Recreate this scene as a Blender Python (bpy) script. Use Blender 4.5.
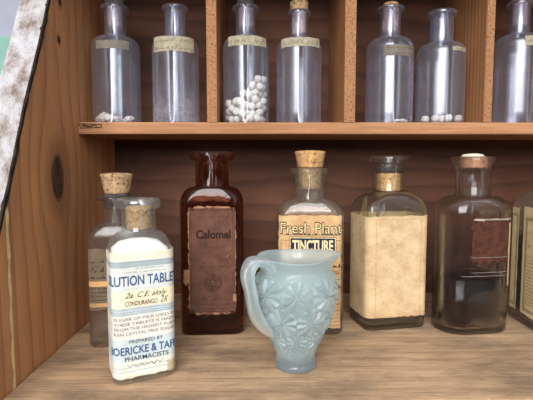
import bpy, bmesh, math, random
from mathutils import Vector, Matrix, noise as mnoise
PI = math.pi
random.seed(7)
SC = bpy.context.scene
COL = SC.collection
for o in list(bpy.data.objects):
    bpy.data.objects.remove(o)

# ---------------------------------------------------------------- camera, light, exposure
F_PX = 446.0
cd = bpy.data.cameras.new('camera'); cam = bpy.data.objects.new('camera', cd); COL.objects.link(cam)
cd.sensor_width = 36; cd.lens = 36 * F_PX / 533; cd.clip_start = .01; cd.clip_end = 50
cam.location = (0, 0, .141)
cam.rotation_euler = (PI/2 - math.atan(35 / F_PX), 0, -math.atan(4.5 / F_PX))
SC.camera = cam
cd.dof.use_dof = True; cd.dof.focus_distance = .345; cd.dof.aperture_fstop = 18

W = bpy.data.worlds.new('world'); SC.world = W; W.use_nodes = True
wn, wl = W.node_tree.nodes, W.node_tree.links
wn.clear()
wo = wn.new('ShaderNodeOutputWorld'); wb = wn.new('ShaderNodeBackground')
wt = wn.new('ShaderNodeTexCoord'); ws = wn.new('ShaderNodeSeparateXYZ'); wr = wn.new('ShaderNodeValToRGB')
wm = wn.new('ShaderNodeMath'); wm.operation = 'MULTIPLY_ADD'; wm.inputs[1].default_value = .5; wm.inputs[2].default_value = .5
wl.new(wt.outputs['Generated'], ws.inputs[0]); wl.new(ws.outputs['Z'], wm.inputs[0]); wl.new(wm.outputs[0], wr.inputs[0])
wr.color_ramp.elements[0].color = (.03, .026, .022, 1); wr.color_ramp.elements[0].position = .3
wr.color_ramp.elements[1].color = (1.2, 1.24, 1.32, 1); wr.color_ramp.elements[1].position = .85
_e = wr.color_ramp.elements.new(.56); _e.color = (.055, .05, .045, 1)
wl.new(wr.outputs[0], wb.inputs[0]); wb.inputs[1].default_value = .75
wl.new(wb.outputs[0], wo.inputs[0])

def area(name, loc, target, sx, sy, power, color):
    l = bpy.data.lights.new(name, 'AREA'); l.shape = 'RECTANGLE'; l.size = sx; l.size_y = sy
    l.energy = power; l.color = color
    o = bpy.data.objects.new(name, l); COL.objects.link(o); o.location = loc
    o.rotation_euler = (Vector(target) - Vector(loc)).to_track_quat('-Z', 'Y').to_euler()
    return o
area('window_light', (-.28, -1.36, .88), (.05, .38, .12), 1.2, 1.2, 50, (.97, .98, 1))
area('doorway_light', (1.3, -1.6, .7), (.1, .38, .12), .3, 1.3, 5, (.86, .93, 1))

SC.view_settings.view_transform = 'Standard'; SC.view_settings.look = 'None'
SC.view_settings.gamma = 1; SC.view_settings.use_curve_mapping = False
SC.view_settings.exposure = 0.3
SC.cycles.use_denoising = True
SC.cycles.transparent_max_bounces = 40
SC.cycles.max_bounces = 14; SC.cycles.transmission_bounces = 12
SC.cycles.caustics_refractive = True; SC.cycles.blur_glossy = .6
SC.cycles.sample_clamp_indirect = 6

# ---------------------------------------------------------------- node helpers
def lin(r, g=None, b=None):
    if g is None: r, g, b = r
    f = lambda c: (c/255/12.92) if c/255 <= .04045 else ((c/255+.055)/1.055)**2.4
    return (f(r), f(g), f(b), 1)

class V:
    def __init__(s, t, sock): s.t, s.k = t, sock
    def _m(s, op, *a, clamp=False):
        n = s.t.nodes.new('ShaderNodeMath'); n.operation = op; n.use_clamp = clamp
        for i, x in enumerate((s,) + a):
            if isinstance(x, V): s.t.links.new(x.k, n.inputs[i])
            else: n.inputs[i].default_value = x
        return V(s.t, n.outputs[0])
    def __add__(s, o): return s._m('ADD', o)
    __radd__ = __add__
    def __sub__(s, o): return s._m('SUBTRACT', o)
    def __mul__(s, o): return s._m('MULTIPLY', o)
    __rmul__ = __mul__
    def __truediv__(s, o): return s._m('DIVIDE', o)
    def __pow__(s, o): return s._m('POWER', o)
    def neg(s): return s._m('MULTIPLY', -1.0)
    def exp(s): return s._m('EXPONENT')
    def sqrt(s): return s._m('SQRT')
    def sin(s): return s._m('SINE')
    def fract(s): return s._m('FRACT')
    def clamp(s): return s._m('ADD', 0.0, clamp=True)
    def inv(s): return (s * -1.0) + 1.0

class Mat:
    def __init__(s, name):
        s.m = bpy.data.materials.new(name); s.m.use_nodes = True; s.t = s.m.node_tree; s.t.nodes.clear()
        s.out = s.t.nodes.new('ShaderNodeOutputMaterial')
    def put(s, inp, x):
        if isinstance(x, V): s.t.links.new(x.k, inp)
        else: inp.default_value = x
    def node(s, typ, out=0, props=None, **ins):
        n = s.t.nodes.new(typ)
        for k, v in (props or {}).items(): setattr(n, k, v)
        for k, v in ins.items():
            k = k.replace('_', ' ')
            s.put(n.inputs[k], v)
        return V(s.t, n.outputs[out])
    def xyz(s, kind='Object', sub=(0, 0, 0)):
        n = s.t.nodes.new('ShaderNodeTexCoord'); p = s.t.nodes.new('ShaderNodeSeparateXYZ')
        s.t.links.new(n.outputs[kind], p.inputs[0])
        r = [V(s.t, p.outputs[i]) for i in range(3)]
        return [a + c if c else a for a, c in zip(r, sub)]
    def vec(s, x, y, z):
        n = s.t.nodes.new('ShaderNodeCombineXYZ')
        for i, a in enumerate((x, y, z)): s.put(n.inputs[i], a)
        return V(s.t, n.outputs[0])
    def noise(s, vec, scale, detail=3, rough=.55, dist=0):
        return s.node('ShaderNodeTexNoise', Vector=vec, Scale=scale, Detail=detail, Roughness=rough, Distortion=dist)
    def vor(s, vec, scale, rnd=1.0):
        return s.node('ShaderNodeTexVoronoi', Vector=vec, Scale=scale, Randomness=rnd)
    def ramp(s, fac, stops, interp='LINEAR'):
        n = s.t.nodes.new('ShaderNodeValToRGB'); e = n.color_ramp.elements; n.color_ramp.interpolation = interp
        while len(e) < len(stops): e.new(.5)
        for el, (p, c) in zip(e, stops):
            el.position = p; el.color = c if not isinstance(c, (int, float)) else (c, c, c, 1)
        s.put(n.inputs[0], fac)
        return V(s.t, n.outputs[0])
    def mix(s, fac, a, b, mode='MIX'):
        n = s.t.nodes.new('ShaderNodeMix'); n.data_type = 'RGBA'; n.blend_type = mode
        s.put(n.inputs[0], fac); s.put(n.inputs[6], a); s.put(n.inputs[7], b)
        return V(s.t, n.outputs[2])
    def bump(s, h, strength, dist=.001):
        return s.node('ShaderNodeBump', Height=h, Strength=strength, Distance=dist)
    def bsdf(s, **k):
        n = s.t.nodes.new('ShaderNodeBsdfPrincipled')
        for a, v in k.items(): s.put(n.inputs[a.replace('_', ' ')], v)
        return V(s.t, n.outputs[0])
    def mixs(s, fac, a, b):
        n = s.t.nodes.new('ShaderNodeMixShader'); s.put(n.inputs[0], fac); s.t.links.new(a.k, n.inputs[1]); s.t.links.new(b.k, n.inputs[2])
        return V(s.t, n.outputs[0])
    def done(s, sh):
        s.t.links.new(sh.k, s.out.inputs[0]); return s.m

def simple(name, rgb, rough=.7, var=.12, scale=300, bump=.15, spec=.3):
    m = Mat(name); v = m.vec(*m.xyz())
    n = m.noise(v, scale, 4)
    c = m.ramp(n, [(.3, tuple(x*(1-var*2) for x in rgb[:3]) + (1,)), (.7, tuple(min(1, x*(1+var)) for x in rgb[:3]) + (1,))])
    return m.done(m.bsdf(Base_Color=c, Roughness=rough, Specular_IOR_Level=spec, Normal=m.bump(n, bump, .0005)))

ROOT = (.1, .38, -.022)     # base of the shelf unit

def wood(name, u, v, w, dark, light, freq=260, knots=(), waver=.012, wscale=(9, 2.2), fibre=.35, deep=None,
         stain=None, stain_amt=0, rough=.7, bump=.35, sharp=2.2, spec=.25, seed=0, ringk=.62):
    """u: axis across the grain, v: along it, w: through the board"""
    m = Mat(name); P = m.xyz(sub=ROOT)
    U, Vv, Ww = P[u], P[v], P[w]
    n1 = m.noise(m.vec(U*wscale[0] + seed, Vv*wscale[1], Ww*3), 1.0, 2) - .5
    n2 = m.noise(m.vec(U*wscale[0]*5 + seed, Vv*wscale[1]*5, Ww*3), 1.0, 2) - .5
    g = U + n1 * waver*2 + n2 * (waver*.28)
    core = None; rim = None
    for (u0, v0, a, b, k, ca, cb) in knots:
        du, dv = U - u0, Vv - v0
        e = ((du*du)/(a*a) + (dv*dv)/(b*b)).neg().exp()
        g = g - du*e*k
        if ca:
            r = ((du*du)/(ca*ca) + (dv*dv)/(cb*cb)).sqrt() + (n2*.8)
            c_ = (r*-3.5 + 4.2).clamp(); halo = (r*-1.0 + 2.4).clamp()
            core = c_ if core is None else core._m('MAXIMUM', c_)
            rim = halo if rim is None else rim._m('MAXIMUM', halo)
    saw = (g*freq).fract()
    ring = saw._m('POWER', sharp)
    ring = ring * (saw._m('SUBTRACT', 1.0)._m('MULTIPLY', -9.0, clamp=True))
    fib = m.noise(m.vec(U*700 + seed, Vv*22, Ww*300), 1.0, 3)
    blotch = m.noise(m.vec(U*22, Vv*6 + seed, Ww*5), 1.0, 3)
    f = ring*ringk + (fib - .5)*fibre*1.6 + (blotch - .5)*.9 + .12
    col = m.ramp(f, [(0, light), (.95, dark)])
    if deep:
        col = m.mix(m.ramp(blotch, [(.42, 0), (.72, .75)]), col, deep)
    if core is not None:
        col = m.mix(rim*.45, col, dark)
        kr = m.ramp((m.noise(m.vec(U*260, Vv*90, Ww), 1.0, 3)), [(.35, lin(20, 13, 10)), (.7, lin(58, 38, 27))])
        col = m.mix(core, col, kr)
    if stain:
        s1 = m.noise(m.vec(P[0]*14, P[1]*32 + seed, P[2]*20), 1.0, 6, .7)
        col = m.mix(m.ramp(s1, [(.42, 0), (.66, stain_amt)]), col, stain)
        s2 = m.noise(m.vec(P[0], P[1], P[2]), 420, 2)
        col = m.mix(m.ramp(s2, [(.66, 0), (.8, .35)]), col, lin(225, 205, 180))
    return m.done(m.bsdf(Base_Color=col, Roughness=rough, Specular_IOR_Level=spec, Normal=m.bump(f, bump, .0006)))

def endgrain(name, base, dark):
    m = Mat(name); P = m.vec(*m.xyz())
    n = m.noise(P, 620, 3, .7); b = m.noise(P, 60, 2)
    c = m.mix(m.ramp(n, [(.5, 0), (.64, .85)]), m.mix(b, base, tuple(x*.75 for x in base[:3]) + (1,)), dark)
    return m.done(m.bsdf(Base_Color=c, Roughness=.8, Normal=m.bump(n, .5, .0006)))

M = {}
M['panel'] = wood('pine_side', 1, 2, 0, lin(112, 64, 34), lin(208, 148, 98), freq=56, waver=.014, wscale=(5, 1.5), fibre=.22, sharp=3.0, ringk=.44,
                  knots=[(.346, .131, .036, .050, .92, .0105, .0165), (.372, .262, .012, .02, .8, .0, .0), (.357, .238, .012, .018, .8, .0022, .003), (.361, .268, .01, .014, .7, .0022, .003)],
                  stain=lin(150, 118, 92), stain_amt=.35)
M['back'] = wood('dark_pine_back', 2, 0, 1, lin(58, 37, 28), lin(104, 68, 50), freq=48, waver=.03, wscale=(8, 2.4), fibre=.25, sharp=2.2,
                 knots=[(.165, .215, .02, .05, .9, 0, 0), (.105, .05, .018, .05, .85, 0, 0), (.12, -.07, .016, .05, .8, 0, 0), (.135, .1, .016, .045, .9, 0, 0)], deep=lin(62, 40, 31), rough=.75, seed=3.1)
M['shelf'] = wood('pine_shelf', 1, 0, 2, lin(134, 88, 54), lin(192, 142, 102), freq=160, waver=.004, wscale=(14, 1.5), fibre=.7, seed=1.7)
M['bottom'] = wood('weathered_board', 1, 0, 2, lin(122, 96, 72), lin(186, 154, 120), freq=70, waver=.02, wscale=(8, 1.4), fibre=.95, ringk=.32,
                   stain=lin(112, 92, 74), stain_amt=.85, rough=.85, bump=.5, seed=5.3, sharp=1.6, spec=.15)
M['divider'] = wood('pine_divider', 1, 2, 0, lin(118, 74, 42), lin(178, 126, 82), freq=150, waver=.006, wscale=(10, 1.2), fibre=.6, seed=8.8)
M['end'] = endgrain('sawn_edge', lin(168, 118, 76), lin(74, 44, 28))
m = Mat('worn_white_paint'); P = m.xyz(); v = m.vec(P[0]*60, P[1]*60, P[2]*26)
n = m.noise(v, 1.6, 5, .68); n3 = m.noise(v, 14, 4, .7)
c = m.ramp(n + n3*.35 - .17, [(.34, lin(104, 88, 78)), (.45, lin(140, 128, 122)), (.56, lin(166, 160, 160)), (.75, lin(184, 181, 184))])
M['white_paint'] = m.done(m.bsdf(Base_Color=c, Roughness=.6, Normal=m.bump(n3, .6, .001)))
M['seam'] = simple('dark_seam', lin(46, 34, 26), .9, .4, 220)
M['cream_paint'] = simple('cream_paint', lin(226, 196, 142), .6, .12, 150)

# ---------------------------------------------------------------- object helpers
def link(name, me, mat, parent=None, smooth=True):
    o = bpy.data.objects.new(name, me); COL.objects.link(o)
    if mat and not me.materials: me.materials.append(mat)
    if parent: o.parent = parent
    if smooth:
        for p in me.polygons: p.use_smooth = True
    return o
def thing(name, label, cat, loc=(0, 0, 0), rz=0, group=None):
    o = bpy.data.objects.new(name, None); COL.objects.link(o); o.empty_display_size = .01
    o.location = loc; o.rotation_euler = (0, 0, rz); o['label'] = label; o['category'] = cat
    if group: o['group'] = group
    return o
def bm_obj(name, bm, mat, parent=None, smooth=False):
    me = bpy.data.meshes.new(name); bmesh.ops.recalc_face_normals(bm, faces=bm.faces); bm.to_mesh(me); bm.free()
    return link(name, me, mat, parent, smooth)
def box(name, x0, x1, y0, y1, z0, z1, mat, parent=None, bev=.0008, off=(0, 0, 0)):
    bm = bmesh.new(); bmesh.ops.create_cube(bm, size=1)
    for v in bm.verts:
        v.co = Vector(((x0+x1)/2 + v.co.x*(x1-x0) - off[0], (y0+y1)/2 + v.co.y*(y1-y0) - off[1], (z0+z1)/2 + v.co.z*(z1-z0) - off[2]))
    if bev: bmesh.ops.bevel(bm, geom=list(bm.edges), offset=bev, segments=2, affect='EDGES')
    return bm_obj(name, bm, mat, parent)

# ---------------------------------------------------------------- room behind the unit (seen past the unit's edge)
def structure(o): o['kind'] = 'structure'; return o
structure(box('wall_back', -2.2, 2.2, 1.30, 1.36, -.8, 1.6, simple('lavender_wall', lin(186, 186, 200), .9, .03, 20), bev=0))
structure(box('trim_1', -2.2, 2.2, 1.285, 1.2995, -.8, .50, simple('green_wainscot', lin(158, 204, 186), .8, .05, 20), bev=.002))
structure(box('floor', -2.2, 2.2, -2.2, 1.29, -.86, -.802, simple('room_floor', lin(58, 50, 44), .8, .1, 20), bev=0))

# ---------------------------------------------------------------- the shelf unit
unit = thing('wooden_shelf_unit', 'old two tier pine shelf unit holding the apothecary bottles', 'shelf', ROOT)
XL, XR, YF, YB = -.1578, .43, .257, .483
box('bottom_board', XL+.0003, XR, YF, YB, -.022, 0, M['bottom'], unit, .0012, ROOT)
box('back_panel', XL-.02, XR, YB+.0002, YB+.012, -.02, .36, M['back'], unit, 0, ROOT)
SZ0, SZ1, SYF = .1678, .1776, .388
def scratches(segs, wd=.0006):
    bm = bmesh.new()
    for x0, z0, x1, z1 in segs:
        d = Vector((x1-x0, z1-z0)).normalized(); n = Vector((-d.y, d.x))*wd/2
        bm.faces.new([bm.verts.new((x-ROOT[0], SYF-.0001-ROOT[1], z-ROOT[2])) for x, z in ((x0+n.x, z0+n.y), (x1+n.x, z1+n.y), (x1-n.x, z1-n.y), (x0-n.x, z0-n.y))])
    return bm
box('shelf_board', XL+.0003, XR, SYF, YB-.0002, SZ0, SZ1, M['shelf'], unit, .0007, ROOT)
bm_obj('scratched_end', scratches([(-.1565, .1762, -.1375, .1755), (-.1565, .1725, -.1375, .1732), (-.1565, .1762, -.1560, .1725), (-.1535, .1752, -.1460, .1738), (-.1500, .1736, -.1440, .1750), (-.1440, .1750, -.1415, .1738), (-.1376, .1756, -.1380, .1730), (-.1550, .1744, -.1490, .1741)], .0008), M['seam'], unit)
box('top_board', XL+.0003, XR, .335, YB-.0002, .3225, .334, M['shelf'], unit, .0007, ROOT)  # out of view; front edge brought forward so its shadow darkens the upper tier
box('side_panel', XR+.0003, XR+.02, .30, YB, -.02, .36, M['panel'], unit, .0008, ROOT)
# the visible side panel: its front edge leans back as it rises
def edge_y(z): return .273 + (z-.1145)*.475 + .0008*math.sin(z*60)
zs = [-.022 + i*(.382/60) for i in range(61)]
T = .0205
def side(name, xa, xb, f0, f1, mat, jit=0.0, parent=unit):
    bm = bmesh.new(); rings = []
    for z in zs:
        j = lambda: random.uniform(-jit, jit)
        y0, y1 = f0(z), f1(z)
        rings.append([bm.verts.new((x-ROOT[0]+j(), y-ROOT[1]+j(), z-ROOT[2])) for x, y in ((xa, y0), (xb, y0), (xb, y1), (xa, y1))])
    for a, b in zip(rings, rings[1:]):
        for i in range(4): bm.faces.new((a[i], a[(i+1) % 4], b[(i+1) % 4], b[i]))
    bm.faces.new(rings[0]); bm.faces.new(rings[-1])
    return bm_obj(name, bm, mat, parent)
sp = side('side_panel', XL-T, XL, edge_y, lambda z: YB, M['panel'])
side('painted_edge', XL-T-.0003, XL-.0008, lambda z: edge_y(z)-.0022, lambda z: edge_y(z)-.0001, M['white_paint'], .0001, sp)
side('dark_seam', XL-.0013, XL+.0004, lambda z: edge_y(z)-.0017+.0007*math.sin(z*310), lambda z: edge_y(z)+.0014+.0008*mnoise.noise(Vector((z*120, 0, 0))), M['seam'], .0003, sp)
def streak(name, pts, wd, mat):
    bm = bmesh.new(); prev = None
    for y, z, k in pts:
        a = bm.verts.new((XL+.0003-ROOT[0], y-wd*k-ROOT[1], z-ROOT[2])); b = bm.verts.new((XL+.0003-ROOT[0], y+wd*k-ROOT[1], z-ROOT[2]))
        if prev: bm.faces.new((prev[0], prev[1], b, a))
        prev = (a, b)
    bm_obj(name, bm, mat, sp)
pts = []
for i in range(34):
    z = .116 - i*.0036
    pts.append((.2752 + .0004*math.sin(i*.9), z, .5 + .4*abs(math.sin(i*.5+1)) if i else .1))
streak('paint_streak', pts, .0021, M['cream_paint'])
for x0, x1 in ((-.0472, -.0385), (.0708, .0803), (.1915, .1985)):
    d = box('divider', x0, x1, .3885, YB-.0004, SZ1+.0002, .3223, M['divider'], unit, .0005, ROOT)
    box('sawn_front_edge', x0+.0002, x1-.0002, .3879, .3884, SZ1+.0002, .3220, M['end'], d, 0, ROOT)

# ---------------------------------------------------------------- glass
def glass(name, center, edge, haze=.08, hazecol=(.75, .77, .85, 1), rough=.03, bump=.25, bscale=45, dust=(0, 0), spots=.0, refl=1.0, translucent=.5, ep=2.5, gcol=(1, 1, 1, 1)):
    """thin blown glass wall: clear and tinted, more so at grazing angles, with reflections and some grime"""
    m = Mat(name); P = m.xyz(); v = m.vec(*P)
    n = m.noise(v, bscale, 3)
    nrm = m.bump(n, bump, .002)
    fac = m.node('ShaderNodeLayerWeight', 1, Blend=.5, Normal=nrm)
    col = m.mix(fac**ep, center, edge)
    tr = m.node('ShaderNodeBsdfTransparent', Color=col)
    gl = m.node('ShaderNodeBsdfGlossy', Color=gcol, Roughness=rough, Normal=nrm)
    fr = ((fac**3.5)*.55 + .036)*refl
    sh = m.mixs(fr._m('MINIMUM', 1.0), tr, gl)
    d1 = m.node('ShaderNodeBsdfDiffuse', Color=hazecol, Normal=nrm); d2 = m.node('ShaderNodeBsdfTranslucent', Color=hazecol, Normal=nrm)
    df = m.mixs(translucent, d1, d2)
    gr = m.noise(v, 120, 5, .7); gr2 = m.noise(v, 700, 2)
    h = m.ramp(gr, [(.3, haze*.5), (.75, haze*1.4)])
    if spots: h = h + m.ramp(gr2, [(.66, 0), (.74, spots)])
    if dust[1]:
        z = P[2]
        h = h + ((z*(-1/dust[0])) + 1.0).clamp() * dust[1] * m.ramp(gr, [(.35, .15), (.62, 1.0)])
    h = h + (fac**3.0)*haze*1.2
    return m.done(m.mixs(h.clamp(), sh, df))
def C4(*a): return tuple(a) + (1,)
def solid_glass(name, col, haze, hazecol, bump=.3, bscale=55, spots=.3, rough=.015, ior=1.48, clear=.72):
    """thick old glass with refraction, ripples and a film of grime"""
    m = Mat(name); P = m.xyz(); v = m.vec(*P); n = m.noise(v, bscale, 3); nrm = m.bump(n, bump, .0015)
    g = m.bsdf(Base_Color=col, Roughness=rough, IOR=ior, Transmission_Weight=1.0, Normal=nrm)
    fac = m.node('ShaderNodeLayerWeight', 1, Blend=.5, Normal=nrm)
    tr = m.node('ShaderNodeBsdfTransparent', Color=m.mix(fac**3.5, tuple(x**.8 for x in col[:3]) + (1,), tuple(x*.42 for x in col[:3]) + (1,)))
    tr = m.mixs((fac**4.0)*.3 + .02, tr, m.node('ShaderNodeBsdfGlossy', Color=(1, 1, 1, 1), Roughness=.05, Normal=nrm))
    g = m.mixs((fac**2.0)*-.5 + clear, g, tr)
    df = m.mixs(.5, m.node('ShaderNodeBsdfDiffuse', Color=hazecol), m.node('ShaderNodeBsdfTranslucent', Color=hazecol))
    gr = m.noise(v, 110, 5, .72); gr2 = m.noise(v, 650, 2)
    h = m.ramp(gr, [(.35, haze*.3), (.75, haze*1.6)]) + m.ramp(gr2, [(.66, 0), (.74, spots)])
    return m.done(m.mixs(h.clamp(), g, df))
G_clear = glass('clear_glass', C4(.93, .95, .94), C4(.50, .54, .52), .03, C4(.8, .82, .8), refl=1.5, spots=.25)
G_dusty = glass('dusty_glass', C4(.86, .87, .91), C4(.46, .47, .54), .10, C4(.58, .58, .65), refl=3.2, rough=.27, gcol=C4(.84, .87, 1), spots=.15, bump=.12)
G_crust = glass('crusty_glass', C4(.86, .87, .91), C4(.46, .47, .54), .10, C4(.62, .62, .68), refl=3.2, rough=.27, gcol=C4(.84, .87, 1), spots=.15, bump=.12, dust=(.035, .45))
G_rear = glass('grimy_glass', C4(.78, .74, .68), C4(.40, .38, .34), .06, C4(.55, .52, .48), refl=1.4, spots=.2)
G_white = glass('cloudy_glass', C4(.93, .94, .92), C4(.6, .62, .58), .07, C4(.82, .82, .78), refl=1.6, spots=.4)
G_tinct = glass('stained_glass', C4(.86, .84, .78), C4(.45, .44, .38), .10, C4(.62, .56, .46), refl=1.7, spots=.45)
G_amber = glass('amber_glass', C4(.60, .27, .15), C4(.24, .08, .05), .06, C4(.30, .17, .11), refl=1.5, spots=.25, bump=.35)
G_ro = glass('plain_old_glass', C4(.97, .96, .95), C4(.50, .48, .46), .04, C4(.66, .58, .52), refl=1.3, spots=.15, bump=.6, bscale=60)

S_clear = solid_glass('thick_clear_glass', C4(.97, .98, .96), .005, C4(.76, .74, .66), spots=.06)
S_tinct = solid_glass('thick_stained_glass', C4(.93, .93, .89), .10, C4(.62, .56, .46), spots=.45)
S_amber = solid_glass('thick_amber_glass', C4(.56, .25, .14), .025, C4(.34, .2, .13), spots=.15, clear=.6)
S_ro = solid_glass('thick_plain_glass', C4(.97, .97, .96), .002, C4(.66, .6, .56), spots=.03, bump=.12)
S_rear = solid_glass('thick_grimy_glass', C4(.90, .88, .84), .06, C4(.55, .5, .46))
WL = .0020

# ---------------------------------------------------------------- bottle geometry
NQ = 14
def rr_ring(hx, hy, rc, n=NQ):
    rc = min(rc, hx, hy); pts = []
    for (cx, cy, a0) in ((hx-rc, hy-rc, 0), (-hx+rc, hy-rc, 90), (-hx+rc, -hy+rc, 180), (hx-rc, -hy+rc, 270)):
        for i in range(n):
            a = math.radians(a0 + 90*i/(n-1)); pts.append((cx + rc*math.cos(a), cy + rc*math.sin(a)))
    return pts
def loft(name, rings, mat, parent, cap0=True, cap1=False, wob=0.0, seed=0):
    verts, faces = [], []; N = NQ*4
    for (z, hx, hy, rc) in rings:
        for x, y in rr_ring(hx, hy, rc):
            if wob:
                k = 1 + wob*mnoise.noise(Vector((x*50+seed, y*50, z*30)))
                x, y = x*k, y*k
            verts.append((x, y, z))
    for i in range(len(rings)-1):
        for j in range(N):
            a = i*N + j; b = i*N + (j+1) % N
            faces.append((a, b, b+N, a+N))
    if cap0: faces.append(tuple(range(N))[::-1])
    if cap1: faces.append(tuple(range((len(rings)-1)*N, len(rings)*N)))
    me = bpy.data.meshes.new(name); me.from_pydata(verts, [], faces); me.update()
    return link(name, me, mat, parent)
def bottle_rings(hx, hy, rc, z_sh, z_n, rn, z_lip, rl, z_top, bore=.78, flat=1.0, neckflare=0, wall=0):
    R = [(.0016, hx*.55, hy*.55, rc*.6), (.0005, hx*.82, hy*.82, rc*.85), (0, hx-.0022, hy-.0022, rc), (.0007, hx-.0007, hy-.0007, rc), (.0025, hx, hy, rc)]
    for i in range(1, 9):
        z = .0025 + (z_sh-.0025)*i/8; R.append((z, hx, hy, rc))
    K = 14
    for i in range(1, K+1):
        a = i/K*PI/2; s = math.cos(a)**flat; z = z_sh + (z_n-z_sh)*.93*math.sin(a)
        f = i/K; f = f*f*(3-2*f)
        hxx = rn*1.06 + (hx-rn*1.06)*s; hyy = rn*1.06 + (hy-rn*1.06)*s
        rcc = rc + (min(hxx, hyy)-rc)*f
        R.append((z, hxx, hyy, max(rcc, min(rc, hxx, hyy))))
    c = lambda z, r: R.append((z, r, r, r))
    c(z_n, rn); c((z_n*2+z_lip)/3, rn); c(z_lip-.0012, rn+neckflare); c(z_lip-.0003, rn+.0006+neckflare); c(z_lip+.0004, rl-.0006)
    zt = z_top; c(z_lip+.0013, rl); c(zt-.0012, rl); c(zt-.0002, rl-.0007); c(zt, rl-.0018)
    c(zt-.0003, rn*bore+.0007); c(zt-.0018, rn*bore); c(z_lip-.001, rn*bore); c((z_n+z_lip)/2, rn*bore*.98); c(z_n-.0005, rn*bore)
    if wall:
        t = wall; rb = rn*bore
        for i in range(K-1, -1, -1):
            a = i/K*PI/2; q = math.cos(a)**flat; z = (z_sh-t*.6) + (z_n-z_sh)*.93*math.sin(a)
            f = i/K; f = f*f*(3-2*f)
            hxx = rb + (hx-t-rb)*q; hyy = rb + (hy-t-rb)*q; r0 = max(.001, rc-t*.5)
            rcc = r0 + (min(hxx, hyy)-r0)*f
            R.append((z, hxx, hyy, max(rcc, min(r0, hxx, hyy))))
        for i in range(7, -1, -1): R.append((.0062 + (z_sh-t-.0062)*i/8, hx-t, hy-t, max(.001, rc-t*.5)))
        R.append((.0046, hx-t-.0012, hy-t-.0012, rc)); R.append((.0040, hx*.7, hy*.7, rc*.7))
    return R
class Surf:
    """arc length round the body (0 = middle of the front) -> point on its surface"""
    def __init__(s, hx, hy, rc):
        p = rr_ring(hx, hy, rc, 24); best = min(range(len(p)), key=lambda i: math.hypot(p[i][0]-hx+rc, p[i][1]+hy))
        k = 3*24                     # first point of the last corner: (hx-rc, -hy)
        pts = [(0, -hy)] + p[k:] + p[:k] + [(0, -hy)]
        s.p = [Vector((a, b)) for a, b in pts]; s.L = [0]
        for a, b in zip(s.p, s.p[1:]): s.L.append(s.L[-1] + (b-a).length)
        s.per = s.L[-1]
    def at(s, d, off=0.0):
        d = d % s.per; import bisect
        i = max(0, min(len(s.L)-2, bisect.bisect_right(s.L, d)-1))
        while s.L[i+1]-s.L[i] < 1e-9 and i < len(s.L)-2: i += 1
        t = (d-s.L[i])/(s.L[i+1]-s.L[i]); a, b = s.p[i], s.p[i+1]; q = a + (b-a)*t
        T_ = (b-a).normalized(); n = Vector((T_.y, -T_.x))
        return q + n*off
def label_mesh(name, S, s0, s1, z0, z1, mat, parent, off=.00025, ragged=0.0, ns=48, nz=14, seed=0, corners=0.0, shear=0.0):
    verts, faces, uv = [], [], []
    for j in range(nz+1):
        for i in range(ns+1):
            fu, fv = i/ns, j/nz
            s_ = s0 + (s1-s0)*fu; z = z0 + (z1-z0)*fv
            if ragged:
                q = mnoise.noise(Vector((s_*260+seed, z*260, seed*1.7))); q2 = mnoise.noise(Vector((s_*900+seed, z*900, 3)))
                e = ragged*(q + .5*q2)
                if j in (0, nz): z += e - ragged*.4*(1 if j else -1)
                if i in (0, ns): s_ += e - ragged*.4*(1 if i else -1)
            if corners:
                cu = min(fu, 1-fu)*abs(s1-s0); cv = min(fv, 1-fv)*(z1-z0)
                if cu + cv < corners and (i in (0, ns) or j in (0, nz)):
                    dd = (corners-cu-cv)*.5
                    s_ += dd*(1 if fu < .5 else -1); z += dd*(1 if fv < .5 else -1)
            zz = z + shear*s_
            p = S.at(s_, off); verts.append((p.x, p.y, zz)); uv.append((s_*10, z*10))
    for j in range(nz):
        for i in range(ns):
            a = j*(ns+1)+i; faces.append((a, a+1, a+ns+2, a+ns+1))
    me = bpy.data.meshes.new(name); me.from_pydata(verts, [], faces); me.update()
    ul = me.uv_layers.new(name='UVMap')
    for lp in me.loops: ul.data[lp.index].uv = uv[lp.vertex_index]
    return link(name, me, mat, parent)
FONT_CACHE = {}
def text_bm(txt, bold=0.0, spacing=1.0, shear=0.0):
    cu = bpy.data.curves.new('t', 'FONT'); cu.body = txt; cu.size = 1; cu.offset = bold; cu.space_character = spacing; cu.shear = shear
    cu.align_x = 'LEFT'; cu.resolution_u = 3
    o = bpy.data.objects.new('t', cu); COL.objects.link(o); bpy.context.view_layer.update()
    me = bpy.data.meshes.new_from_object(o.evaluated_get(bpy.context.evaluated_depsgraph_get()))
    bpy.data.objects.remove(o); bpy.data.curves.remove(cu)
    bm = bmesh.new(); bm.from_mesh(me); bpy.data.meshes.remove(me)
    return bm
def flat_to_surf(bm, S, name, mat, parent, off, step=.0012):
    xs = [v.co.x for v in bm.verts]
    if not xs: return None
    x = min(xs) + step
    while x < max(xs):
        bmesh.ops.bisect_plane(bm, geom=bm.verts[:]+bm.edges[:]+bm.faces[:], plane_co=(x, 0, 0), plane_no=(1, 0, 0)); x += step
    for v in bm.verts:
        p = S.at(v.co.x, off); v.co = Vector((p.x, p.y, v.co.y))
    me = bpy.data.meshes.new(name); bm.to_mesh(me); bm.free()
    return link(name, me, mat, parent, False)
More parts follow.
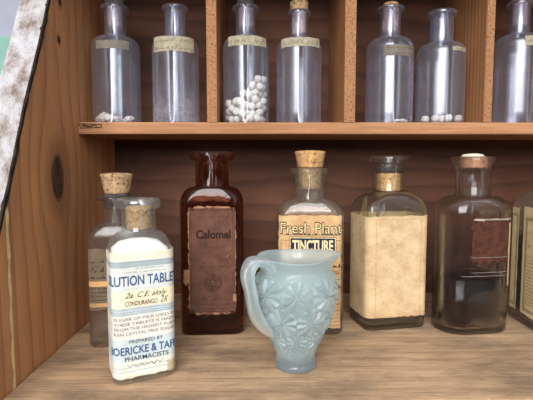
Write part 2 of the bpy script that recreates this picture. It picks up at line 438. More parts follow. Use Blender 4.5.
def text_on(S, txt, s0, s1, z0, h, mat, parent, off=.0004, bold=.012, shear=0.0, arch=0.0, name='lettering', slant=0.0, spacing=1.0):
    """text filling arc lengths s0..s1, baseline z0, capital height h"""
    bm = text_bm(txt, bold, spacing, shear)
    xs = [v.co.x for v in bm.verts]; a, b = min(xs), max(xs)
    ys = [v.co.y for v in bm.verts]
    for v in bm.verts:
        t = (v.co.x-a)/(b-a)
        v.co.x = s0 + (s1-s0)*t; v.co.y = z0 + v.co.y*h/.70 + arch*(1-(2*t-1)**2) + slant*(s1-s0)*t
        v.co.z = 0
    return flat_to_surf(bm, S, name, mat, parent, off)
def strokes(S, lines, wd, mat, parent, off=.0004, name='printed_lines'):
    """ink lines given as lists of (s, z)"""
    bm = bmesh.new()
    for L in lines:
        prev = None
        for i, (s_, z) in enumerate(L):
            j = min(i, len(L)-2); d = Vector((L[j+1][0]-L[j][0], L[j+1][1]-L[j][1])); d = d.normalized() if d.length else Vector((1, 0))
            n = Vector((-d.y, d.x))*wd/2
            va = S.at(s_+n.x, off); vb = S.at(s_-n.x, off)
            a = bm.verts.new((va.x, va.y, z+n.y)); b = bm.verts.new((vb.x, vb.y, z-n.y))
            if prev: bm.faces.new((prev[0], prev[1], b, a))
            prev = (a, b)
    me = bpy.data.meshes.new(name); bm.to_mesh(me); bm.free()
    return link(name, me, mat, parent, False)
def hline(s0, s1, z, n=30, sl=0): return [(s0+(s1-s0)*i/n, z+sl*(i/n)*(s1-s0)) for i in range(n+1)]
def worn(s0, s1, z, h, rnd, word=.004):
    """marks too worn to read: broken up-and-down strokes"""
    out = []; s = s0
    while s < s1:
        L = rnd.uniform(.4, 1)*word; k = [];  n = max(3, int(L/(h*.32)))
        for i in range(n+1): k.append((min(s1, s+L*i/n), z + h*(.15+.85*rnd.random()) * (1 if i % 2 else .1)))
        out.append(k); s += L + h*.7
    return out
def box_lines(s0, s1, z0, z1): return [hline(s0, s1, z0), hline(s0, s1, z1), [(s0, z0), (s0, (z0+z1)/2), (s0, z1)], [(s1, z0), (s1, (z0+z1)/2), (s1, z1)]]

def paper(name, base, stain, dark, amt=.6, scale=3.0, bands=None, spots=.5, edge=None):
    m = Mat(name)
    n = m.t.nodes.new('ShaderNodeUVMap'); P = V(m.t, n.outputs[0])
    p = m.t.nodes.new('ShaderNodeSeparateXYZ'); m.t.links.new(P.k, p.inputs[0]); zz = V(m.t, p.outputs[1])
    a = m.noise(P, scale*2.2, 5, .65); b = m.noise(P, scale*14, 4, .7); c = m.noise(P, scale*40, 2)
    col = m.mix(m.ramp(a, [(.38, 0), (.68, amt)]), base, stain)
    if bands:
        st = [(0, bands[0][2])]
        for z0, z1, cc in bands:
            pass
        bw = m.ramp(zz*(1/bands[-1][1]/10*1.0), [x for z0, z1, cc in bands for x in ((min(1, z0/bands[-1][1]+.004), cc), (min(1, z1/bands[-1][1]), cc))][:32])
        col = m.mix(1.0, col, bw, 'MULTIPLY')
    col = m.mix(m.ramp(b, [(.56, 0), (.74, spots)]), col, dark)
    col = m.mix(m.ramp(c, [(.3, .25), (.5, 0)]), col, (1, 1, 1, 1), 'SOFT_LIGHT')
    return m.done(m.bsdf(Base_Color=col, Roughness=.8, Specular_IOR_Level=.2, Normal=m.bump(b, .35, .0006)))
def ink(name, rgb): return simple(name, rgb, .8, .2, 600, .05, .1)
I_black = ink('black_ink', lin(38, 32, 30)); I_blue = ink('blue_ink', lin(64, 90, 128)); I_navy = ink('navy_ink', lin(40, 46, 62))
I_grey = ink('faded_ink', lin(108, 100, 96)); I_brown = ink('brown_ink', lin(96, 74, 52)); I_bluegrey = ink('blue_grey_ink', lin(128, 152, 172)); I_cream = ink('cream_ink', lin(222, 200, 152))

# ---------------------------------------------------------------- corks, liquids
def cork_mat(name, light, dark, amt=.6):
    m = Mat(name); v = m.vec(*m.xyz()); n = m.noise(v, 330, 4, .75); n2 = m.noise(v, 90, 3)
    c = m.mix(m.ramp(n, [(.5, 0), (.66, amt)]), m.mix(n2, light, tuple(x*.7 for x in light[:3]) + (1,)), dark)
    return m.done(m.bsdf(Base_Color=c, Roughness=.9, Specular_IOR_Level=.1, Normal=m.bump(n, .8, .0012)))
K_tan = cork_mat('tan_cork', lin(208, 164, 114), lin(96, 66, 42), .85)
K_crust = cork_mat('crusty_cork', lin(190, 156, 116), lin(66, 48, 36), .9)
K_pink = cork_mat('dusty_pink_cork', lin(206, 178, 172), lin(120, 90, 86), .5)
K_dark = cork_mat('dark_stopper', lin(84, 76, 74), lin(30, 26, 26), .8)
K_pale = cork_mat('pale_cork', lin(232, 222, 200), lin(170, 150, 120), .5)
def cork(parent, z0, z1, r0, r1, mat, name='cork', bump=.05, dome=.0008, sd=0):
    n = 8; R = [(z0, r0*.9, r0*.9, r0*.9)]
    for i in range(n+1):
        r = r0 + (r1-r0)*i/n; R.append((z0+.0004+(z1-z0-.001)*i/n, r, r, r))
    R += [(z1, r1*.93, r1*.93, r1*.93), (z1+dome*.6, r1*.6, r1*.6, r1*.6), (z1+dome, r1*.2, r1*.2, r1*.2)]
    return loft(name, R, mat, parent, True, True, bump, sd)
def liquid_mat(name, rgb, deep):
    m = Mat(name); P = m.xyz()
    c = m.ramp((P[2]*(1/.05)), [(0, deep), (.22, rgb), (1, rgb)])
    fac = m.node('ShaderNodeLayerWeight', 1, Blend=.5)
    return m.done(m.bsdf(Base_Color=c, Roughness=.08, Specular_IOR_Level=.2))
LQ_dark = liquid_mat('dark_syrup', lin(20, 8, 6), lin(66, 26, 13)); LQ_black = liquid_mat('black_residue', lin(10, 6, 5), lin(12, 8, 6))
def fill(parent, hx, hy, rc, z0, z1, mat, name='liquid', g=.00212):
    z0 = max(z0, .0049)
    R = [(z0, hx*.8, hy*.8, rc*.8), (z0+.0008, hx-g-.0008, hy-g-.0008, rc), (z0+.002, hx-g, hy-g, rc), (z1-.0003, hx-g, hy-g, rc), (z1, hx-g-.0006, hy-g-.0006, rc)]
    return loft(name, R, mat, parent, True, True)

# ================================================================ LOWER ROW
# --- small bottle of tablets in front
b = thing('medicine_bottle', 'small clear glass bottle with white and blue dilution tablets label, standing forward of the rest', 'bottle', (-.0820, .2955, 0), math.radians(26))
HX, HY, RC = .0200, .0150, .0058
H = .1205; 
loft('glass_body', bottle_rings(HX, HY, RC, .0815, .0985, .0108, .1125, .0142, H-.0015, .8, .95), G_white, b)
S = Surf(HX, HY, RC)
WP = paper('white_blue_label', lin(226, 224, 216), lin(204, 194, 172), lin(186, 160, 128), .6, 3, spots=.35,
           bands=[(0, .005, lin(236, 224, 204)), (.006, .015, lin(246, 244, 238)), (.0155, .0295, lin(214, 228, 236)), (.0300, .045, lin(246, 240, 236)),
                  (.0455, .0498, lin(208, 218, 224)), (.0505, .0625, lin(218, 230, 234)), (.063, .0765, lin(232, 236, 236)), (.0768, .0800, lin(176, 190, 200)), (.0803, .0865, lin(244, 238, 224))])
lab = label_mesh('paper_label', S, -.040, .040, .0045, .0865, WP, b, ragged=.0007, ns=90, nz=20, seed=2)
cream = paper('cream_sticker', lin(228, 214, 182), lin(208, 186, 146), lin(170, 142, 106), .7, 4)
FS = HX-RC
lab2 = label_mesh('name_sticker', S, -FS-.007, FS+.007, .0505, .0618, cream, lab, off=.0004, ragged=.0004, seed=9)
text_on(S, 'DILUTION TABLETS', -.0275, .0250, .0650, .0062, I_blue, lab, off=.0005, bold=.018)
text_on(S, 'CONDURANGO', -.0125, .0080, .0518, .0030, I_black, lab2, off=.0006, bold=.004)
text_on(S, '2X', .0098, .0150, .0520, .0042, I_black, lab2, off=.0006, bold=.0, shear=.4)
text_on(S, '2a. C.E. aloly', -.0125, .0142, .0570, .0034, I_black, lab2, off=.0006, bold=.0, shear=.5)
for z, t in ((.0425, 'SUGAR OF MILK USED IN'), (.0393, 'THESE TABLETS IS MADE'), (.0361, 'FROM THE HIGHEST PURE'), (.0329, 'KEN CRYSTAL MILK SUGAR')):
    text_on(S, t, -.0195, .0195, z, .0019, I_grey, lab, off=.0005, bold=-.004)
text_on(S, 'PREPARED BY', -.0105, .0110, .0272, .0023, I_navy, lab, off=.0005, bold=0)
text_on(S, 'BOERICKE & TAFEL', -.0235, .0235, .0203, .0050, I_blue, lab, off=.0005, bold=.02)
text_on(S, 'PHARMACISTS', -.0135, .0145, .0158, .0030, I_navy, lab, off=.0005, bold=.004)
rn = random.Random(4)
strokes(S, [hline(-.0235, .0235, .0768), hline(-.0235, .0235, .0800), hline(-.0235, .0235, .0495), hline(-.0235, .0235, .0478), hline(-.0235, .0235, .0465), hline(-.0235, -.0095, .0115), hline(.0105, .0235, .0115),
            hline(-.0235, .0235, .0090)], .0003, I_bluegrey, lab)
strokes(S, [[(-.008+i*.00035, .0122+.0014*math.sin(i*.55)*math.sin(i*.12)) for i in range(52)], [(-.012+i*.00042, .0126+.0008*math.cos(i*.7)) for i in range(56)]], .0003, I_grey, lab, name='printed_flourish')
strokes(S, worn(-.006, .012, .0752, .0009, rn) + worn(-.012, .014, .0728, .0012, rn), .00018, I_grey, lab)
loft('tablet_fill', [(.003, HX*.8, HY*.8, RC), (.005, HX-.0014, HY-.0014, RC), (.080, HX-.0014, HY-.0014, RC), (.0865, HX-.003, HY-.003, RC), (.0905, HX*.62, HY*.62, RC), (.0925, HX*.3, HY*.3, RC)],
     simple('white_powder', lin(246, 244, 234), .9, .06, 260, .6), b, True, True, .03)
cork(b, .099, .1135, .0078, .0084, K_tan)
label_mesh('torn_corner', S, FS-.001, FS+.008, .0035, .013, cork_mat('bare_glue', lin(196, 180, 148), lin(120, 98, 70)), b, off=.00045, ragged=.0028, seed=31, ns=20, nz=10, corners=.006)

# --- bottle behind it
b = thing('medicine_bottle', 'grimy clear glass bottle with a crusty brown cork, half hidden behind the dilution tablets bottle', 'bottle', (-.1145, .352, 0), math.radians(8))
HX, HY, RC = .0212, .015, .006
loft('glass_body', bottle_rings(HX, HY, RC, .0835, .0975, .0102, .1135, .0156, .1170, .8, wall=WL), S_rear, b)
S = Surf(HX, HY, RC)
OL = paper('brown_old_label', lin(112, 94, 74), lin(84, 68, 54), lin(48, 38, 30), .8, 4)
lab = label_mesh('paper_label', S, -.021, .021, .030, .078, OL, b, ragged=.0012, seed=5)
rn = random.Random(8)
strokes(S, worn(-.018, .018, .0665, .0045, rn, .006) + worn(-.018, .018, .0595, .004, rn, .006) + worn(-.018, .018, .0545, .0022, rn, .004), .0007, I_black, lab)
strokes(S, sum([worn(-.018, .018, z, .0012, rn) for z in (.0465, .0435, .0405, .0375)], []), .0004, I_black, lab)
label_mesh('tan_band', S, -.020, .020, .0485, .0525, paper('tan_band', lin(196, 154, 100), lin(170, 124, 78), lin(100, 70, 44)), lab, off=.0004)
label_mesh('tan_band', S, -.020, .020, .0325, .0355, paper('tan_band_low', lin(176, 138, 92), lin(150, 110, 70), lin(90, 64, 42)), lab, off=.0004)
cork(b, .107, .1185, .0082, .0098, K_dark, name='stopper_shank')
cork(b, .1187, .1342, .0104, .0130, K_crust, bump=.22, sd=3)

# --- amber bottle
b = thing('amber_bottle', 'brown amber glass bottle with a peeling dark calomel label', 'bottle', (-.0420, .3765, 0), math.radians(3))
HX, HY, RC = .0262, .0165, .0085
loft('glass_body', bottle_rings(HX, HY, RC, .1085, .1240, .0139, .1445, .0178, .1520, .8, .85, wall=WL), S_amber, b)
S = Surf(HX, HY, RC)
DL = paper('dark_brown_label', lin(100, 66, 52), lin(74, 48, 39), lin(54, 36, 30), .9, 4, spots=.7)
TN = paper('tan_torn_edge', lin(160, 116, 84), lin(122, 82, 60), lin(84, 54, 42), .8, 6)
lab0 = label_mesh('torn_edge', S, -.0192, .0200, .0180, .1080, TN, b, off=.0002, ragged=.0010, ns=60, nz=60, seed=14, corners=.006)
lab = label_mesh('paper_label', S, -.0188, .0196, .0185, .1075, DL, b, off=.0004, ragged=.0026, ns=60, nz=60, seed=11, corners=.006)
I_dk = ink('dark_print', lin(52, 32, 28))
text_on(S, 'Calomel', -.0125, .0155, .0815, .0068, I_dk, lab, off=.0006, bold=.03)
rn = random.Random(3)
strokes(S, worn(-.0125, .015, .0985, .0016, rn) + worn(-.006, .009, .0735, .0018, rn) + worn(-.004, .007, .0655, .0022, rn) + worn(-.010, .012, .0575, .0018, rn)
        + worn(-.013, .015, .0300, .0018, rn) + worn(-.012, .014, .0260, .0014, rn) + worn(-.012, .014, .0225, .0014, rn), .0004, I_dk, lab)
def circ(cx, cz, r, n=28): return [(cx+r*math.cos(2*PI*i/n), cz+r*math.sin(2*PI*i/n)) for i in range(n+1)]
strokes(S, [circ(.001, .0445, .0068), circ(.001, .0445, .0052), circ(.001, .0445, .0028)] + [[(.001+.003*math.cos(a), .0445+.003*math.sin(a)), (.001+.005*math.cos(a), .0445+.005*math.sin(a))] for a in [i*PI/5 for i in range(10)]], .0006, I_dk, lab, name='printed_seal')
strokes(S, box_lines(-.0165, .0172, .0205, .1045), .0003, I_dk, lab)
for (s_, z_, a_, b_, sd) in ((-.0205, .050, .003, .007, 4), (.0140, .066, .002, .002, 2), (.0185, .032, .0016, .004, 3)):
    label_mesh('bare_paper_patch', S, s_-a_, s_+a_, z_-b_, z_+b_, TN, lab, off=.0007, ragged=.0032, ns=14, nz=14, seed=sd, corners=a_)
fill(b, HX, HY, RC, .003, .010, LQ_black, 'residue')

# --- tincture bottle
b = thing('tincture_bottle', 'clear glass bottle with fresh plant tincture label and tan cork, behind the glass pitcher', 'bottle', (.0405, .3775, 0), math.radians(-4))
HX, HY, RC = .0282, .0170, .0095
loft('glass_body', bottle_rings(HX, HY, RC, .0985, .1135, .0126, .1332, .0165, .1385, .8, .85, wall=WL), S_tinct, b)
S = Surf(HX, HY, RC)
TL = paper('aged_tincture_label', lin(200, 164, 118), lin(166, 118, 76), lin(112, 74, 48), .85, 3.4, spots=.6)
lab = label_mesh('paper_label', S, -.0265, .0268, .0060, .1005, TL, b, off=.00035, ragged=.0009, ns=60, nz=30, seed=21)
text_on(S, 'Fresh Plant', -.0245, .0262, .0850, .0094, I_brown, lab, off=.0005, bold=.05)
text_on(S, 'Fresh Plant', -.0240, .0257, .0854, .0087, I_cream, lab, off=.0007, bold=-.005)
def rect_on(name, s0, s1, z0, z1, mat, off, parent): return label_mesh(name, S, s0, s1, z0, z1, mat, parent, off=off, ns=30, nz=2)
rect_on('title_frame', -.0172, .0212, .0682, .0826, I_black, .0005, lab)
rect_on('title_frame', -.0167, .0207, .0687, .0821, I_cream, .0007, lab)
rect_on('title_box', -.0160, .0200, .0694, .0814, I_navy, .0009, lab)
text_on(S, 'TINCTURE', -.0145, .0186, .0711, .0086, I_cream, lab, off=.0011, bold=.035)
rn = random.Random(12)
arc = lambda z, h, s0=-.02, s1=.0245: [(s0+(s1-s0)*i/30, z+h*math.sin(PI*i/30)) for i in range(31)]
L = [hline(-.0215, .0245, .0841)]
for z in (.0600, .0560, .0545, .0500, .0450, .0390, .0375, .0330, .0290): L.append(arc(z-.003, .004))
strokes(S, L, .0005, I_black, lab)
strokes(S, worn(-.02, .0245, .0572, .0030, rn, .004) + worn(-.02, .0245, .0395, .0030, rn, .003), .0012, I_black, lab)
strokes(S, sum([worn(-.02, .0245, z, .0012, rn) for z in (.0345, .0315, .0265, .0235, .0205, .0175, .0145, .0115)], []), .0004, I_brown, lab)
strokes(S, box_lines(-.0238, .0258, .0085, .0795), .0004, I_brown, lab)
cork(b, .121, .1385, .0086, .0098, K_crust, name='cork')
cork(b, .1388, .1525, .0104, .0126, cork_mat('burnt_cork', lin(204, 158, 106), lin(84, 56, 36), .95), name='cork_head', bump=.2, sd=9)
loft('residue', [(.078, HX-.004, HY-.004, RC), (.088, HX-.0028, HY-.0028, RC), (.0975, HX-.0030, HY-.0030, RC), (.1030, HX*.78, HY*.74, RC), (.1060, HX*.58, HY*.58, RC), (.107, HX*.35, HY*.35, RC)],
     cork_mat('dried_residue', lin(150, 112, 88), lin(86, 56, 44), .8), b, True, True, .06)

# --- square bottle wrapped in paper
b = thing('square_bottle', 'square clear glass bottle wrapped in plain stained tan paper, dark residue below', 'bottle', (.1115, .3915, 0), math.radians(11))
HX, HY, RC = .0282, .0205, .0060
loft('glass_body', bottle_rings(HX, HY, RC, .1010, .1190, .0131, .1425, .0168, .1490, .8, .95, wall=WL), S_clear, b)
S = Surf(HX, HY, RC)
PL = paper('plain_tan_wrap', lin(206, 178, 138), lin(168, 134, 96), lin(126, 92, 64), .85, 2.4, spots=.5)
lab = label_mesh('paper_wrap', S, -S.per*.49, S.per*.49, .0112, .0985, PL, b, off=.0003, ragged=.0008, ns=120, nz=20, seed=17)
strokes(S, box_lines(-.0205, .0205, .012, .0955) + [hline(-.024, .027, .0125), hline(-.024, .027, .0145)], .0003, ink('rust_rule', lin(190, 132, 92)), lab)
fill(b, HX, HY, RC, .0015, .0115, LQ_black)
cork(b, .1185, .1340, .0098, .0100, K_tan)
loft('dark_neck_plug', [(.1345, .0098, .0098, .0098), (.138, .0099, .0099, .0099), (.1395, .0085, .0085, .0085)], K_dark, b, True, True, .1)  # dark plug in the hollow top of the neck, above the cork

# --- oval bottle with dark liquid
b = thing('oval_bottle', 'round shouldered clear glass bottle half full of dark brown liquid with a pale cork', 'bottle', (.1800, .3790, 0), math.radians(8))
HX, HY, RC = .0312, .0205, .0195
loft('glass_body', bottle_rings(HX, HY, RC, .1010, .1160, .0140, .1418, .0180, .1480, .8, .8, wall=WL), S_ro, b)
S = Surf(HX, HY, RC)
RL = paper('rust_stained_label', lin(84, 48, 34), lin(46, 27, 22), lin(128, 86, 62), .95, 8, spots=1.0)
lab = label_mesh('paper_label', S, -.013, .0275, .060, .0965, RL, b, off=.0003, ragged=.0040, ns=60, nz=30, seed=6)
label_mesh('torn_top_edge', S, -.012, .0275, .0955, .0978, paper('pale_torn_edge', lin(186, 166, 148), lin(150, 122, 104), lin(120, 90, 76)), lab, off=.0005, ragged=.0022, seed=19, nz=6)
label_mesh('tan_strip', S, .023, .0285, .040, .094, PL, lab, off=.0004, ragged=.0012, seed=23)
strokes(S, [hline(-.012, .022, .0655), hline(-.012, .022, .0530), hline(-.02, .0285, .0500)], .0003, ink('pale_scratch', lin(150, 140, 136)), lab)
fill(b, HX, HY, RC, .0025, .0455, LQ_dark)
cork(b, .1385, .1475, .0108, .0110, cork_mat('rusty_cork', lin(190, 140, 110), lin(100, 66, 54), .6))
cork(b, .1477, .1500, .0092, .0080, K_pale, name='cork_top', bump=.2, sd=5)

# --- bottle at the edge of view
b = thing('labelled_bottle', 'clear glass bottle with ruled cream labels, beside the half full dark brown bottle', 'bottle', (.2605, .3850, 0), math.radians(-2))
HX, HY, RC = .0300, .0240, .0050
loft('glass_body', bottle_rings(HX, HY, RC, .1040, .1210, .0134, .1440, .0160, .1500, .8, .95, wall=WL), S_tinct, b)
S = Surf(HX, HY, RC)
CL = paper('cream_ruled_label', lin(220, 196, 150), lin(190, 158, 108), lin(148, 112, 76), .7, 3, spots=.35)
c0 = -(S.per/4); rn = random.Random(31)
lab = label_mesh('paper_label', S, c0-.0250, c0-.0085, .010, .1030, CL, b, off=.0003, ragged=.0006, ns=30, nz=20, seed=13)
strokes(S, box_lines(c0-.0215, c0-.0105, .014, .097) + box_lines(c0-.0202, c0-.0118, .0155, .0955), .0006, I_brown, lab)
lab = label_mesh('paper_label', S, c0-.0015, c0+.0500, .010, .1050, CL, b, off=.0003, ragged=.0006, ns=90, nz=20, seed=3)
strokes(S, box_lines(c0+.0030, c0+.0470, .014, .095) + box_lines(c0+.0045, c0+.0455, .0155, .0935), .0006, I_black, lab)
strokes(S, worn(c0+.0075, c0+.0430, .082, .004, rn, .006) + worn(c0+.0075, c0+.0430, .070, .0035, rn, .005) + sum([worn(c0+.0065, c0+.0440, .020+i*.003, .0014, rn) for i in range(15)], []), .0005, I_brown, lab)
fill(b, HX, HY, RC, .0015, .078, LQ_black)
cork(b, .128, .1495, .0104, .0106, K_tan)

# ================================================================ PITCHER
pt = thing('glass_pitcher', 'small pale blue pressed glass pitcher with daisy pattern', 'pitcher', (.0235, .3045, 0), math.radians(32))
PRO = [(0, .0128), (.0006, .0142), (.003, .0146), (.0055, .0138), (.010, .0138), (.018, .0158), (.026, .0192), (.035, .0228), (.045, .0256), (.054, .0268), (.062, .0262), (.067, .0248), (.0720, .0243), (.0760, .0254), (.0790, .0272)]
def prof(z):
    P_ = PRO
    for i in range(len(P_)-1):
        if P_[i][0] <= z <= P_[i+1][0]:
            def tan(k):
                if k <= 0 or k >= len(P_)-1: return 0 if k <= 0 else (P_[-1][1]-P_[-2][1])/(P_[-1][0]-P_[-2][0])
                return (P_[k+1][1]-P_[k-1][1])/(P_[k+1][0]-P_[k-1][0])
            h = P_[i+1][0]-P_[i][0]; t = (z-P_[i][0])/h
            return (2*t**3-3*t*t+1)*P_[i][1] + (t**3-2*t*t+t)*h*tan(i) + (-2*t**3+3*t*t)*P_[i+1][1] + (t**3-t*t)*h*tan(i+1)
    return P_[-1][1]
def daisy(th, z):
    best = 9; bp = 0; rad = prof(z)
    for row, (zc, sc, ph) in enumerate(((.0560, 1.0, .18), (.0385, .95, .18+PI/8), (.0240, .68, .18), (.0675, .26, .18+PI/8), (.0145, .35, .18+PI/8))):
        n = 8; k = round((th-ph)/(2*PI/n)); dth = th-ph-k*2*PI/n
        dx = dth*rad; dz = z-zc; q = math.hypot(dx, dz)/(.0112*sc)
        if q < best: best = q; bp = math.atan2(dz, dx); bs = sc
    q = best
    if q > 1.15: return .0004
    if q > .93: return .0007*math.exp(-((q-1.02)/.07)**2) + .0001
    pet = abs(math.cos(bp*4.5))      # nine petals
    h = (pet**1.2)*min(1, q*3.2)*(1-q*.35)
    cen = max(0, 1-(q/.16)**2)
    return (.0030*h + .0014*cen)*bs
NT, NZ = 420, 200
def handle_xy(th): return
verts = []; faces = []
ZT = .0790
def rim(th, z):
    """spout towards +x, rim flares near the top"""
    f = max(0, (z-.0685)/(ZT-.0685)); f = f*f*(3-2*f)
    a = (th+.45+PI) % (2*PI)-PI
    sp_ = math.exp(-(a/.42)**2)
    return f*(.0042*sp_ - .0012*math.exp(-((abs(a)-1.0)/.35)**2)*0), f*(.0010*math.cos(2*a) - .0022*math.exp(-(((a % (2*PI))-PI)/.5)**2))
for j in range(NZ+1):
    z = ZT*j/NZ
    for i in range(NT):
        th = 2*PI*i/NT
        env = min(1, max(0, (z-.009)/.006))*min(1, max(0, (.0705-z)/.004))
        r = prof(z) + daisy(th, z)*env
        dr, dz = rim(th, z); r += dr
        verts.append((r*math.cos(th), r*math.sin(th), z+dz))
NI = 40
for j in range(NI+1):
    z = ZT-(ZT-.006)*j/NI
    for i in range(NT):
        th = 2*PI*i/NT; dr, dz = rim(th, z)
        r = max(.002, prof(z)-.0028+dr - (.004 if z < .008 else 0)); verts.append((r*math.cos(th), r*math.sin(th), z+dz))
tot = NZ+1+NI+1
for j in range(tot-1):
    for i in range(NT):
        a = j*NT+i; b_ = j*NT+(i+1) % NT; faces.append((a, b_, b_+NT, a+NT))
faces.append(tuple(range(NT))[::-1]); faces.append(tuple(range((tot-1)*NT, tot*NT)))
me = bpy.data.meshes.new('pitcher_body'); me.from_pydata(verts, [], faces); me.update()
m = Mat('pale_blue_glass'); P = m.xyz(); v = m.vec(*P); n = m.noise(v, 260, 3); nrm = m.bump(n, .15, .001)
fac = m.node('ShaderNodeLayerWeight', 1, Blend=.5, Normal=nrm)
gl = m.bsdf(Base_Color=lin(234, 249, 250), Roughness=.07, IOR=1.45, Transmission_Weight=1.0, Normal=nrm)
df = m.mixs(.5, m.node('ShaderNodeBsdfDiffuse', Color=lin(226, 240, 242), Normal=nrm), m.node('ShaderNodeBsdfTranslucent', Color=lin(226, 242, 243), Normal=nrm))
M['pitcher'] = m.done(m.mixs((fac**2.0)*.15+.30, gl, df))
link('pitcher_body', me, M['pitcher'], pt)
# handle
def tube(name, path, mat, parent, n=16):
    """path: (point, half width across, half thickness); swept in the x-z plane, width along y"""
    P_ = []
    K = 8
    for i in range(len(path)-1):
        p0 = path[max(0, i-1)]; p1 = path[i]; p2 = path[i+1]; p3 = path[min(len(path)-1, i+2)]
        for k in range(K):
            t = k/K; f = lambda a, b, c, d: .5*((2*b)+(-a+c)*t+(2*a-5*b+4*c-d)*t*t+(-a+3*b-3*c+d)*t**3)
            P_.append(tuple(f(p0[q], p1[q], p2[q], p3[q]) for q in range(4)))
    P_.append(path[-1]); V_ = []; F_ = []
    for i, (x, z, w, t) in enumerate(P_):
        a = P_[max(0, i-1)]; c = P_[min(len(P_)-1, i+1)]; d = Vector((c[0]-a[0], 0, c[1]-a[1])).normalized(); nn = Vector((-d.z, 0, d.x))
        for k in range(n):
            ang = 2*PI*k/n; q = Vector((x, 0, z)) + nn*(t*math.cos(ang)) + Vector((0, 1, 0))*(w*math.sin(ang)); V_.append(q[:])
    for i in range(len(P_)-1):
        for k in range(n): a = i*n+k; c = i*n+(k+1) % n; F_.append((a, c, c+n, a+n))
    F_.append(tuple(range(n))[::-1]); F_.append(tuple(range((len(P_)-1)*n, len(P_)*n)))
    me = bpy.data.meshes.new(name); me.from_pydata(V_, [], F_); me.update(); return link(name, me, mat, parent)
tube('handle', [(-.0215, .0715, .0090, .0036), (-.0270, .0765, .0088, .0034), (-.0335, .0782, .0082, .0034), (-.0378, .0740, .0074, .0036), (-.0386, .0670, .0068, .0038), (-.0366, .0590, .0062, .0038), (-.0350, .0510, .0058, .0040), (-.0328, .0430, .0058, .0044), (-.0285, .0355, .0052, .0042), (-.0235, .0300, .0044, .0036), (-.0185, .0262, .0030, .0024)], M['pitcher'], pt)

# ================================================================ UPPER SHELF
def upper(label, cx, cy, r, z_sh, z_n, rn, z_lip, rl, z_top, mat=G_dusty, rz=0):
    b = thing('shelf_bottle', label, 'bottle', (cx, cy, SZ1+.0001), rz, 'cylindrical bottles on the upper shelf')
    loft('glass_body', bottle_rings(r, r, r, z_sh, z_n, rn, z_lip, rl, z_top, .8, .75), mat, b)
    return b, Surf(r, r, r)
Y1 = .4135; Z = SZ1
SL = paper('dusty_cream_label', lin(168, 158, 134), lin(134, 122, 100), lin(78, 70, 58), .9, 8, spots=.9)
SG = paper('dusty_grey_label', lin(120, 112, 100), lin(98, 90, 80), lin(84, 76, 70), .8, 6, spots=.6)
def strip(b, S, s0, s1, z0, z1, mat, seed, inkm=I_grey, slope=0, rows=1):
    lab = label_mesh('paper_label', S, s0, s1, z0-Z, z1-Z, mat, b, off=.0003, ragged=.0006, ns=40, nz=6, seed=seed, shear=slope)
    rn = random.Random(seed); h = (z1-z0)/rows
    for k in range(rows):
        strokes(S, [[(x, zz+slope*x) for x, zz in w] for w in worn(s0+.002, s1-.002, z0-Z+h*k+h*.28, h*.42, rn, .005)], .0005, inkm, lab)
b, S = upper('dusty bottle with grey label and white chips inside, closest to the side panel', -.1318, Y1, .0210, .066, .078, .0092, .100, .0122, .1045)
strip(b, S, -.012, .018, .2405, .2480, SG, 41)
cork(b, .086, .1035, .0070, .0072, K_pink); cork(b, .1047, .1120, .0084, .0092, K_dark, 'stopper_top', .15)
B1 = b
b, S = upper('open dusty glass bottle with cream label and white crust inside, no stopper', -.0781, Y1, .0209, .0655, .078, .0092, .1005, .0114, .1048, G_crust)
strip(b, S, -.0185, .0215, .2385, .2515, SL, 42, I_brown, rows=2)
b, S = upper('dusty glass bottle with dark stopper, heaped with round white pellets', -.0144, Y1, .0209, .066, .0785, .0088, .1005, .0120, .1048)
strip(b, S, -.0165, .0215, .2435, .2520, SL, 43, I_brown)
cork(b, .086, .1035, .0068, .0070, K_pink); cork(b, .1047, .1105, .0086, .0078, K_dark, 'stopper_top', .2, sd=4)
B3 = b
b, S = upper('dusty empty glass bottle with a tan cork and curved cream label', .0336, Y1, .0205, .0650, .077, .0079, .0965, .0104, .1010)
strip(b, S, -.0190, .0200, .2430, .2510, SL, 44, I_brown, .01)
cork(b, .080, .1005, .0062, .0064, K_pink); cork(b, .1012, .1090, .0084, .0088, K_crust, 'cork_head', .15, sd=2)
b, S = upper('dusty glass bottle with greyish label and thin brown stopper, beside the open one', .1162, Y1, .0211, .0650, .078, .0090, .1005, .0122, .1045)
strip(b, S, -.0110, .0205, .2350, .2450, SG, 45, I_brown, rows=2)
cork(b, .082, .1035, .0070, .0072, K_pink); cork(b, .1047, .1085, .0070, .0066, K_crust, 'stopper_top', .2)
B5 = b
b, S = upper('open dusty glass bottle with narrow cream label and white pellets on its floor', .1630, Y1, .0213, .0610, .0735, .0101, .0965, .0128, .1010)
strip(b, S, .0015, .0170, .2395, .2435, SL, 46)
B6 = b
b, S = upper('dusty glass bottle with cream label and reddish cork, at the edge beyond the last divider', .2335, Y1, .0213, .0685, .081, .0086, .1050, .0112, .1095)
strip(b, S, -.0060, .0240, .2440, .2525, SL, 47, I_grey, -.06)
cork(b, .088, .1085, .0066, .0068, K_pink); cork(b, .1096, .1150, .0078, .0070, cork_mat('red_cork', lin(170, 112, 100), lin(90, 60, 52)), 'cork_head', .15)

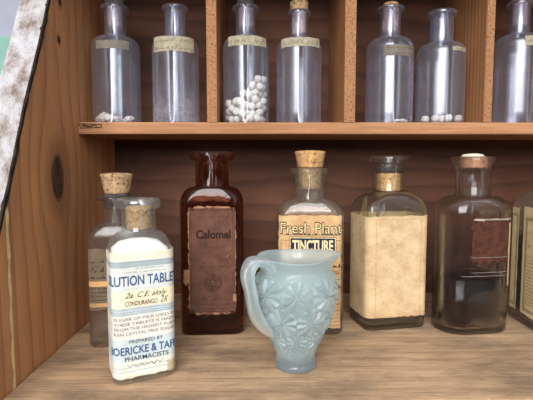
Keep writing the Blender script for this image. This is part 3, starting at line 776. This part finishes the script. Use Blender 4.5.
# --- pellets
pm = simple('white_pellet', lin(240, 234, 220), .75, .07, 400, .3)
def pellet_mesh(r, h, name='pellet'):
    bm = bmesh.new(); bmesh.ops.create_icosphere(bm, subdivisions=3, radius=1)
    for v in bm.verts:
        c = v.co.normalized(); p = 3.2
        k = (abs(math.hypot(c.x, c.y))**p + abs(c.z)**p)**(-1/p)
        v.co = Vector((c.x*k*r, c.y*k*r, c.z*k*h))
    me = bpy.data.meshes.new(name); bm.to_mesh(me); bm.free(); me.materials.append(pm)
    for f in me.polygons: f.use_smooth = True
    return me
PR = .0034
pme = pellet_mesh(PR, PR*.86)
base = bpy.data.objects.new('pellet', pme)
rn = random.Random(5); placed = []
Rin = .0209-.0012-PR
cx, cy, cz = B3.location; cz += .0012
def rest(x, y):
    z = PR
    for (a, b2, c) in placed:
        d2 = (a-x)**2+(b2-y)**2
        if d2 < (2*PR*.97)**2: z = max(z, c+math.sqrt((2*PR*.97)**2-d2))
    return z
for k in range(150):
    best = None
    for t in range(90):
        a = rn.uniform(0, 2*PI); q = Rin*math.sqrt(rn.random()); x, y = q*math.cos(a), q*math.sin(a)
        z = rest(x, y); lim = .0135 + .022*max(0, min(1, (x+.011)/.022))
        sc = z - .95*lim
        if z < lim+.004 and (best is None or sc < best[0]): best = (sc, x, y, z)
    if best: placed.append(best[1:])
first = True
for (x, y, z) in placed:
    o = base if first else base.copy(); first = False
    COL.objects.link(o); o.location = (cx+x, cy+y, cz+z)
    o.rotation_euler = (rn.uniform(0, 3), rn.uniform(0, 3), rn.uniform(0, 3))
    o['label'] = 'round white pellet in the heap inside the well filled upper bottle'; o['category'] = 'pellet'; o['group'] = 'heaped pellets in the upper bottle'
for i, (x, y) in enumerate(((-.0150, -.006), (-.0085, -.0130), (-.0015, -.0100), (.0015, -.0170), (.0125, -.0120), (-.012, .004), (.004, .006))):
    o = base.copy(); COL.objects.link(o); o.location = (B6.location.x+x, B6.location.y+y, Z+.0014+PR)
    o.rotation_euler = (rn.uniform(-.3, .3), rn.uniform(-.3, .3), 0)
    o['label'] = 'loose white pellet on the floor of the open upper bottle'; o['category'] = 'pellet'; o['group'] = 'loose pellets in the open bottle'
def chips(B, spots, lab, grp, flat=.5):
    for i, (x, y, s) in enumerate(spots):
        bm = bmesh.new(); bmesh.ops.create_icosphere(bm, subdivisions=2, radius=s)
        for v in bm.verts:
            v.co *= 1 + .45*mnoise.noise(v.co*300 + Vector((i*7.1, 0, 0))); v.co.z *= flat
        zmin = min(v.co.z for v in bm.verts)
        me = bpy.data.meshes.new('tablet_chip'); bm.to_mesh(me); bm.free(); me.materials.append(pm)
        o = bpy.data.objects.new('tablet_chip', me); COL.objects.link(o); o.location = (B.location.x+x, B.location.y+y, Z+.0012-zmin)
        o.rotation_euler = (0, 0, rn.uniform(0, 6)); o['label'] = lab; o['category'] = 'tablet chip'; o['group'] = grp
chips(B1, [(-.0140, -.006, .0040), (-.0085, -.0115, .0052), (-.0030, -.0135, .0046), (.0030, -.0125, .0034), (.0125, -.0060, .0040), (.0075, .001, .0034), (-.006, -.003, .0044), (-.001, .004, .0038)],
      'broken white tablet chip inside the upper bottle closest to the side panel', 'white chips in the grey labelled bottle', .8)
chips(B5, [(.0085, -.0140, .0030), (.0125, -.0080, .0028), (.003, -.0165, .0024)], 'flat white tablet chip lying in the bottle beside the open one', 'white chips in the bottle with the thin stopper', .55)
